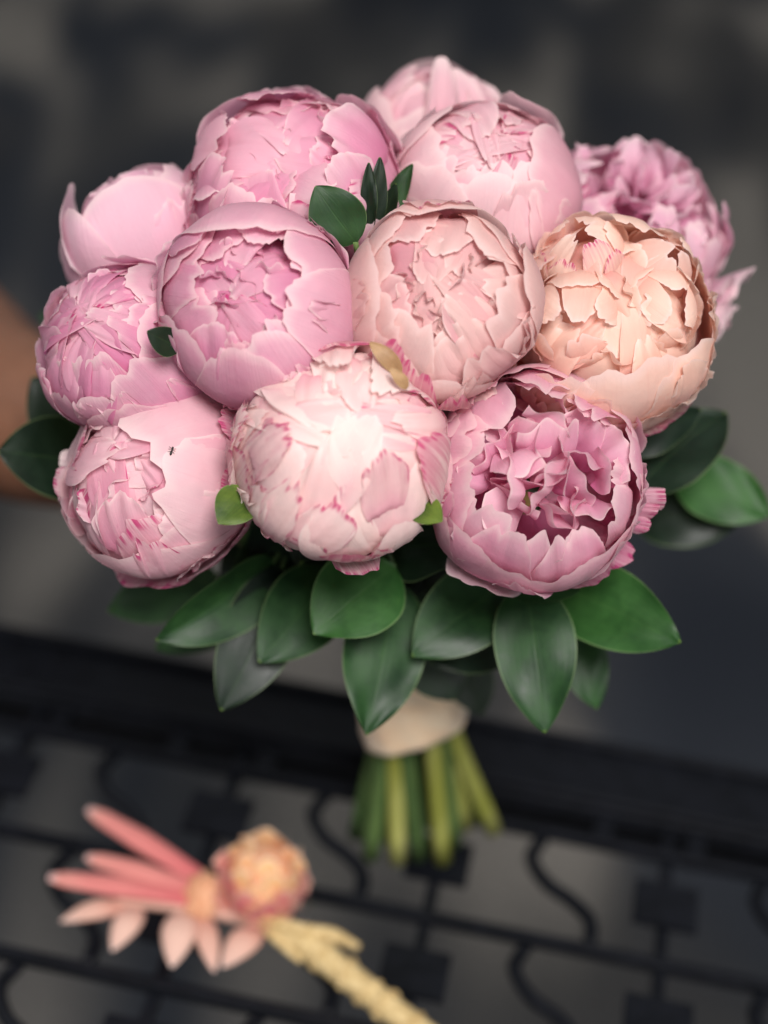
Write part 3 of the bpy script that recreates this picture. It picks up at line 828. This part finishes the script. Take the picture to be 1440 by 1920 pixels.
TAN = leaf_mat('sepal_tan', (138, 104, 72), (178, 142, 104), (150, 112, 76))
def sepals():
    f = flowers[0]
    for b, t, w, i in (((752, 700), (694, 642), 30, 1), ((764, 728), (732, 692), 20, 2)):
        z = min(surf(*b), surf(*t), surf((b[0] + t[0]) / 2, (b[1] + t[1]) / 2)) - .004
        o = leaf(f.root, f.org, U(*b, z), U(*t, z - .004), w * z / F, 0, .10, mat=TAN, seed=400 + i); o.name = 'sepal'
sepals()
def ant():
    bpy.context.view_layer.update()
    q = nrm(ray(322, 845))
    ok, hit, n, *_ = SC.ray_cast(bpy.context.evaluated_depsgraph_get(), Vector(CAM), Vector(q))
    if not ok: return
    hit, n = np.array(hit), np.array(n)
    if n @ q > 0: n = -n
    B = simple_mat('ant_black', (12, 9, 8), (24, 18, 15), 300, .35, .5, .1, .0002)
    root = empty('ant', hit, 'tiny dark ant crawling on the big smooth petal of the pale pink peony', 'insect')
    d = nrm(U_ + .35 * R_); d = nrm(d - n * (d @ n)); sd = np.cross(d, n)
    for nm, p, ln, r in (('abdomen', -.0011, .0010, .00052), ('thorax', .0001, .0006, .00032), ('head', .0010, .0005, .00042)):
        x = np.linspace(-1, 1, 9)
        tube(nm, [hit + n * .0006 + d * (p + ln * k) for k in x], np.sqrt(np.clip(1 - x * x, .03, 1)) * r, B, root, hit, 8)
    for sgn in (-1, 1):
        for k in (-.0005, .0001, .0006):
            tube('leg', [hit + n * .0005 + d * k * .6, hit + n * .0008 + d * k * 1.3 + sd * sgn * .0007, hit + d * k * 2 + sd * sgn * .0014], .00008, B, root, hit, 5)
ant()

# ------------------------------------------------------------------ forearm and hand
def person():
    SK = simple_mat('skin', (118, 80, 60), (134, 92, 70), 40, 0.5, 0.35, 0.2, 0.0006, Subsurface_Weight=0.08)
    HP = BASE + AXIS * 0.215
    sx = nrm(np.cross(AXIS, [0, 1, 0]));  sx = sx if sx[0] > 0 else -sx
    sy = np.cross(AXIS, sx); sy = sy if sy[1] > 0 else -sy
    palm = HP - sx * .046 + sy * .030
    wrist = palm - sx * .062 + sy * .030 + AXIS * .006
    a1 = U(0, 765, 1.0); 
    a2 = a1 + (a1 - wrist) * .55 + np.array([0, .05, .0])
    a3 = a2 + np.array([-.26, .14, .16])
    parts = []
    arm = spline([a3, a2, a1, wrist * .5 + a1 * .5, wrist, palm + sx * .004], 40)
    parts.append(tube_arrays(arm, np.interp(np.linspace(0, 1, 40), [0, .2, .4, .6, .8, .9, 1], [.056, .055, .052, .042, .0290, .030, .026]), 20))
    for q in (-.03, -.012, .008, .028):
        parts.append(tube_arrays(spline([wrist + AXIS * q * .4, palm + AXIS * q - sx * .002, palm + AXIS * q * 1.05 + sx * .018 + sy * .006], 8), .0155, 12))
    def wrapf(h, a0, a1_, r, rad0, rad1, rise=0.0):
        an = np.linspace(math.radians(a0), math.radians(a1_), 16)
        path = [HP + sx * math.cos(a) * r + sy * math.sin(a) * r + AXIS * (h + rise * i / 15) for i, a in enumerate(an)]
        parts.append(tube_arrays(path, np.linspace(rad0, rad1, 16), 12))
    for h, ln in ((.030, 168), (.010, 182), (-.010, 172), (-.029, 150)):   # fingers close round the back and far side
        wrapf(h, 150, 150 - ln, .0435, .0098, .0072)
    wrapf(.034, 175, 285, .045, .0125, .0085, .012)                         # thumb over the near side
    V, Fs, k = [], [], 0
    for v, fc, e in parts:
        V.append(v); Fs += [tuple(int(i) + k for i in q) for q in fc] + [tuple(int(i) + k for i in t[:3]) for t in e]; k += len(v)
    V = np.concatenate(V)
    me = bpy.data.meshes.new('person'); me.from_pydata([tuple(p) for p in (V - wrist)], [], Fs)
    o = link('person', me, SK); o.location = wrist
    r = o.modifiers.new('remesh', 'REMESH'); r.mode = 'VOXEL'; r.voxel_size = .003; r.use_smooth_shade = True
    s = o.modifiers.new('smooth', 'SMOOTH'); s.factor = .5; s.iterations = 5
    o['label'] = 'bare tanned forearm reaching behind the flowers to hold the bouquet by its stems'
    o['category'] = 'person'
person()

# ------------------------------------------------------------------ boutonniere on the table
def boutonniere():
    CORAL = petal_mat('petal_coral', (206, 104, 108), (222, 136, 130), (230, 164, 150), transl=.2)
    SALM = petal_mat('petal_salmon', (214, 156, 138), (226, 182, 164), (232, 196, 180), transl=.2)
    HEADY = petal_mat('petal_head_yellow', (226, 140, 110), (236, 184, 132), (240, 204, 150), transl=.2)
    HEAD = petal_mat('petal_head', (206, 92, 112), (220, 132, 134), (234, 180, 150), transl=.2)
    YEL = simple_mat('golden_fuzz', (206, 144, 108), (226, 176, 140), 120, .8, .2, .6, .002)
    RAF = simple_mat('raffia', (186, 158, 106), (216, 192, 142), 200, .7, .3, .6, .001, (1, 1, 1))
    PIN = simple_mat('pin_metal', (150, 155, 160), (200, 205, 210), 50, .25, .6, .1, .0005, metal=1.0)
    org = T(440, 1690)
    root = empty('boutonniere', org, 'coral boutonniere with salmon leaflets and raffia wrapped stem lying on the iron table', 'boutonniere')
    rs = np.random.RandomState(3)
    def att(nv, nu):
        at = np.zeros((nv, nu, 4)); at[..., 0] = np.linspace(-1, 1, nu)[None, :]; at[..., 1] = np.linspace(0, 1, nv)[:, None]; at[..., 3] = rs.uniform(); return at
    def blade(name, b, t, w, mat, camber=.25, thick=.5):
        # plump leaf: closed almond solid
        L = np.linalg.norm(t - b); d = (t - b) / L; n = np.array([0, 0, 1.]); n = nrm(n - d * (n @ d)); s = np.cross(d, n)
        nv, nu = 20, 14
        vv = np.linspace(0, 1, nv); th = np.linspace(0, 2 * math.pi, nu, endpoint=False)
        pr = np.clip(np.sin(np.pi * vv ** .85) ** .75, .05, 1); pr[-1] = .03
        P = b + (vv * L)[:, None, None] * d + (pr[:, None] * w / 2 * np.cos(th))[..., None] * s + (pr[:, None] * w / 2 * thick * np.sin(th) + camber * w * np.sin(np.pi * vv)[:, None])[..., None] * n
        at = np.zeros((nv, nu, 4)); at[..., 0] = np.cos(th)[None, :]; at[..., 1] = vv[:, None]; at[..., 3] = rs.uniform()
        return link(name, mesh_from(name, P - org, gridfaces(nv, nu, True), at), mat, root)
    for b, t, w in (((408, 1668), (166, 1518), .0135), ((400, 1678), (162, 1607), .0125), ((390, 1690), (92, 1645), .0130)):
        path = spline([T(*b, .014), T((b[0] + t[0]) / 2, (b[1] + t[1]) / 2 - 3, .022), T(*t, .020)], 24)
        pr = np.interp(np.linspace(0, 1, 24), [0, .15, .6, .9, 1], [.5, .8, 1, .75, .35]) * w / 2
        V, Fc, e = tube_arrays(path, pr, 12)
        o = tube('plume', path, pr, CORAL, root, org, 12, flat=.55, side=(0, 0, 1))
        a = o.data.attributes.new('pc', 'FLOAT_COLOR', 'POINT')
        vals = np.zeros((len(o.data.vertices), 4)); vals[:24 * 12, 1] = np.repeat(np.linspace(0, 1, 24), 12); vals[:, 3] = rs.uniform()
        a.data.foreach_set('color', vals.astype(np.float32).ravel())
    for b, t, w in (((246, 1698), (113, 1728), .0125), ((264, 1702), (210, 1783), .0150), ((348, 1708), (322, 1814), .0185), ((376, 1712), (402, 1823), .0125), ((490, 1742), (416, 1814), .0165)):
        blade('leaflet', T(*b, .010), T(*t, .008), w, SALM)
    V = spline([T(500, 1728, .012), T(390, 1706, .012), T(300, 1696, .012), T(215, 1690, .012)], 20)
    o = tube('rachis', V, np.linspace(.0050, .0022, 20), SALM, root, org, 10)
    a = o.data.attributes.new('pc', 'FLOAT_COLOR', 'POINT')
    vals = np.full((len(o.data.vertices), 4), .5); vals[:, 2] = 0; a.data.foreach_set('color', vals.astype(np.float32).ravel())
    # fuzzy golden collar
    c = T(382, 1682, .014)
    th = np.linspace(0, 2 * math.pi, 24, endpoint=False); P = []
    for q in np.linspace(0, math.pi, 14):
        rr = .0115 * (1 + .10 * np.sin(7 * th + 3 * q) + .06 * np.sin(13 * th - 5 * q))
        P.append(np.stack([np.sin(q) * np.cos(th) * rr, np.sin(q) * np.sin(th) * rr * 1.25, np.cos(q) * rr], -1) + c - org)
    link('collar', mesh_from('collar', np.array(P), gridfaces(14, 24, True)), YEL, root)
    # round head of small curved scales
    hc = T(492, 1655, .024); R = .0235
    hx, hy, hz = nrm(R_ * .25 + np.array([0, 0, 1.0])), None, None
    ax = nrm(np.array([.05, .10, 1.0])); hx = nrm(np.cross([0, 1, 0.1], ax)); hy = np.cross(ax, hx)
    sv = np.linspace(0, 1, 8)[:, None]; su = np.linspace(-1, 1, 7)[None, :]
    for i in range(60):
        f = i / 59
        tip = math.radians(105 - 92 * f); base = tip + math.radians(44); az = math.radians(i * 137.5)
        ph = base + (tip - base) * sv * (1 - .25 * np.abs(su) ** 2); be = su * math.radians(15) * np.sin(np.clip(sv / .6, 0, 1) * math.pi / 2 * .9 + .15)
        ca, sa = math.cos(az), math.sin(az)
        m = np.stack([np.sin(ph) * ca, np.sin(ph) * sa, np.cos(ph)], -1); t = np.array([-sa, ca, 0.0])
        r = R * (.90 - .08 * f + rs.uniform(.05, .34) * sv ** 3 + .05 * np.sin(3 * su + i) * sv)
        P = (np.cos(be)[..., None] * m + np.sin(be)[..., None] * t) * r[..., None]
        P = P[..., 0:1] * hx + P[..., 1:2] * hy + P[..., 2:3] * ax
        link('scale_petal', grid_mesh('scale_petal', P + hc - org, att(8, 7)), HEADY if i > 36 + 6 * math.sin(i * 1.7) else HEAD, root)
    V = []
    th = np.linspace(0, 2 * math.pi, 18, endpoint=False)
    for q in np.linspace(.02, math.pi - .02, 12):
        V.append(np.stack([np.sin(q) * np.cos(th), np.sin(q) * np.sin(th), np.cos(q) + 0 * th], -1) * R * .88)
    link('core', mesh_from('core', np.array(V) + hc - org, gridfaces(12, 18, True)), YEL, root)
    # wrapped stem
    p = spline([T(470, 1712, .012), T(560, 1762, .010), T(650, 1828, .009), T(730, 1890, .009), T(830, 1965, .009)], 40)
    st = tube('stem', p, np.interp(np.linspace(0, 1, 40), [0, .3, 1], [.0062, .0076, .0068]), RAF, root, org, 12)
    # raffia turns round it
    tg = np.gradient(p, axis=0)
    for k in range(8):
        i = 1 + int(k * 4.6); i = min(i, 38)
        t = nrm(tg[i] + .35 * rs.uniform(-1, 1, 3) * np.linalg.norm(tg[i]))
        a = nrm(np.cross(t, [0, 0, 1])); b = np.cross(t, a)
        an = np.linspace(0, 2 * math.pi, 21)
        rr = np.interp(i / 39, [0, .3, 1], [.0066, .0080, .0071]) + rs.uniform(0, .0006)
        ring = p[i] + rr * (np.cos(an)[:, None] * a + np.sin(an)[:, None] * b) + t * .003 * np.sin(an / 2)[:, None]
        tube('raffia_turn', ring, .0013, RAF, root, org, 6, flat=.8)
    tube('raffia_tail', spline([T(480, 1716, .016), T(560, 1742, .018), T(620, 1752, .014), T(672, 1776, .007)], 20), np.interp(np.linspace(0, 1, 20), [0, .7, 1], [.0032, .0040, .0022]), RAF, root, org, 8)
    tube('raffia_tail', spline([T(500, 1745, .012), T(545, 1785, .009), T(566, 1800, .006)], 12), .0024, RAF, root, org, 8)
    tube('pin', spline([T(565, 1640, .012), T(578, 1700, .012), T(560, 1735, .012)], 10), .0012, PIN, root, org, 8)
boutonniere()
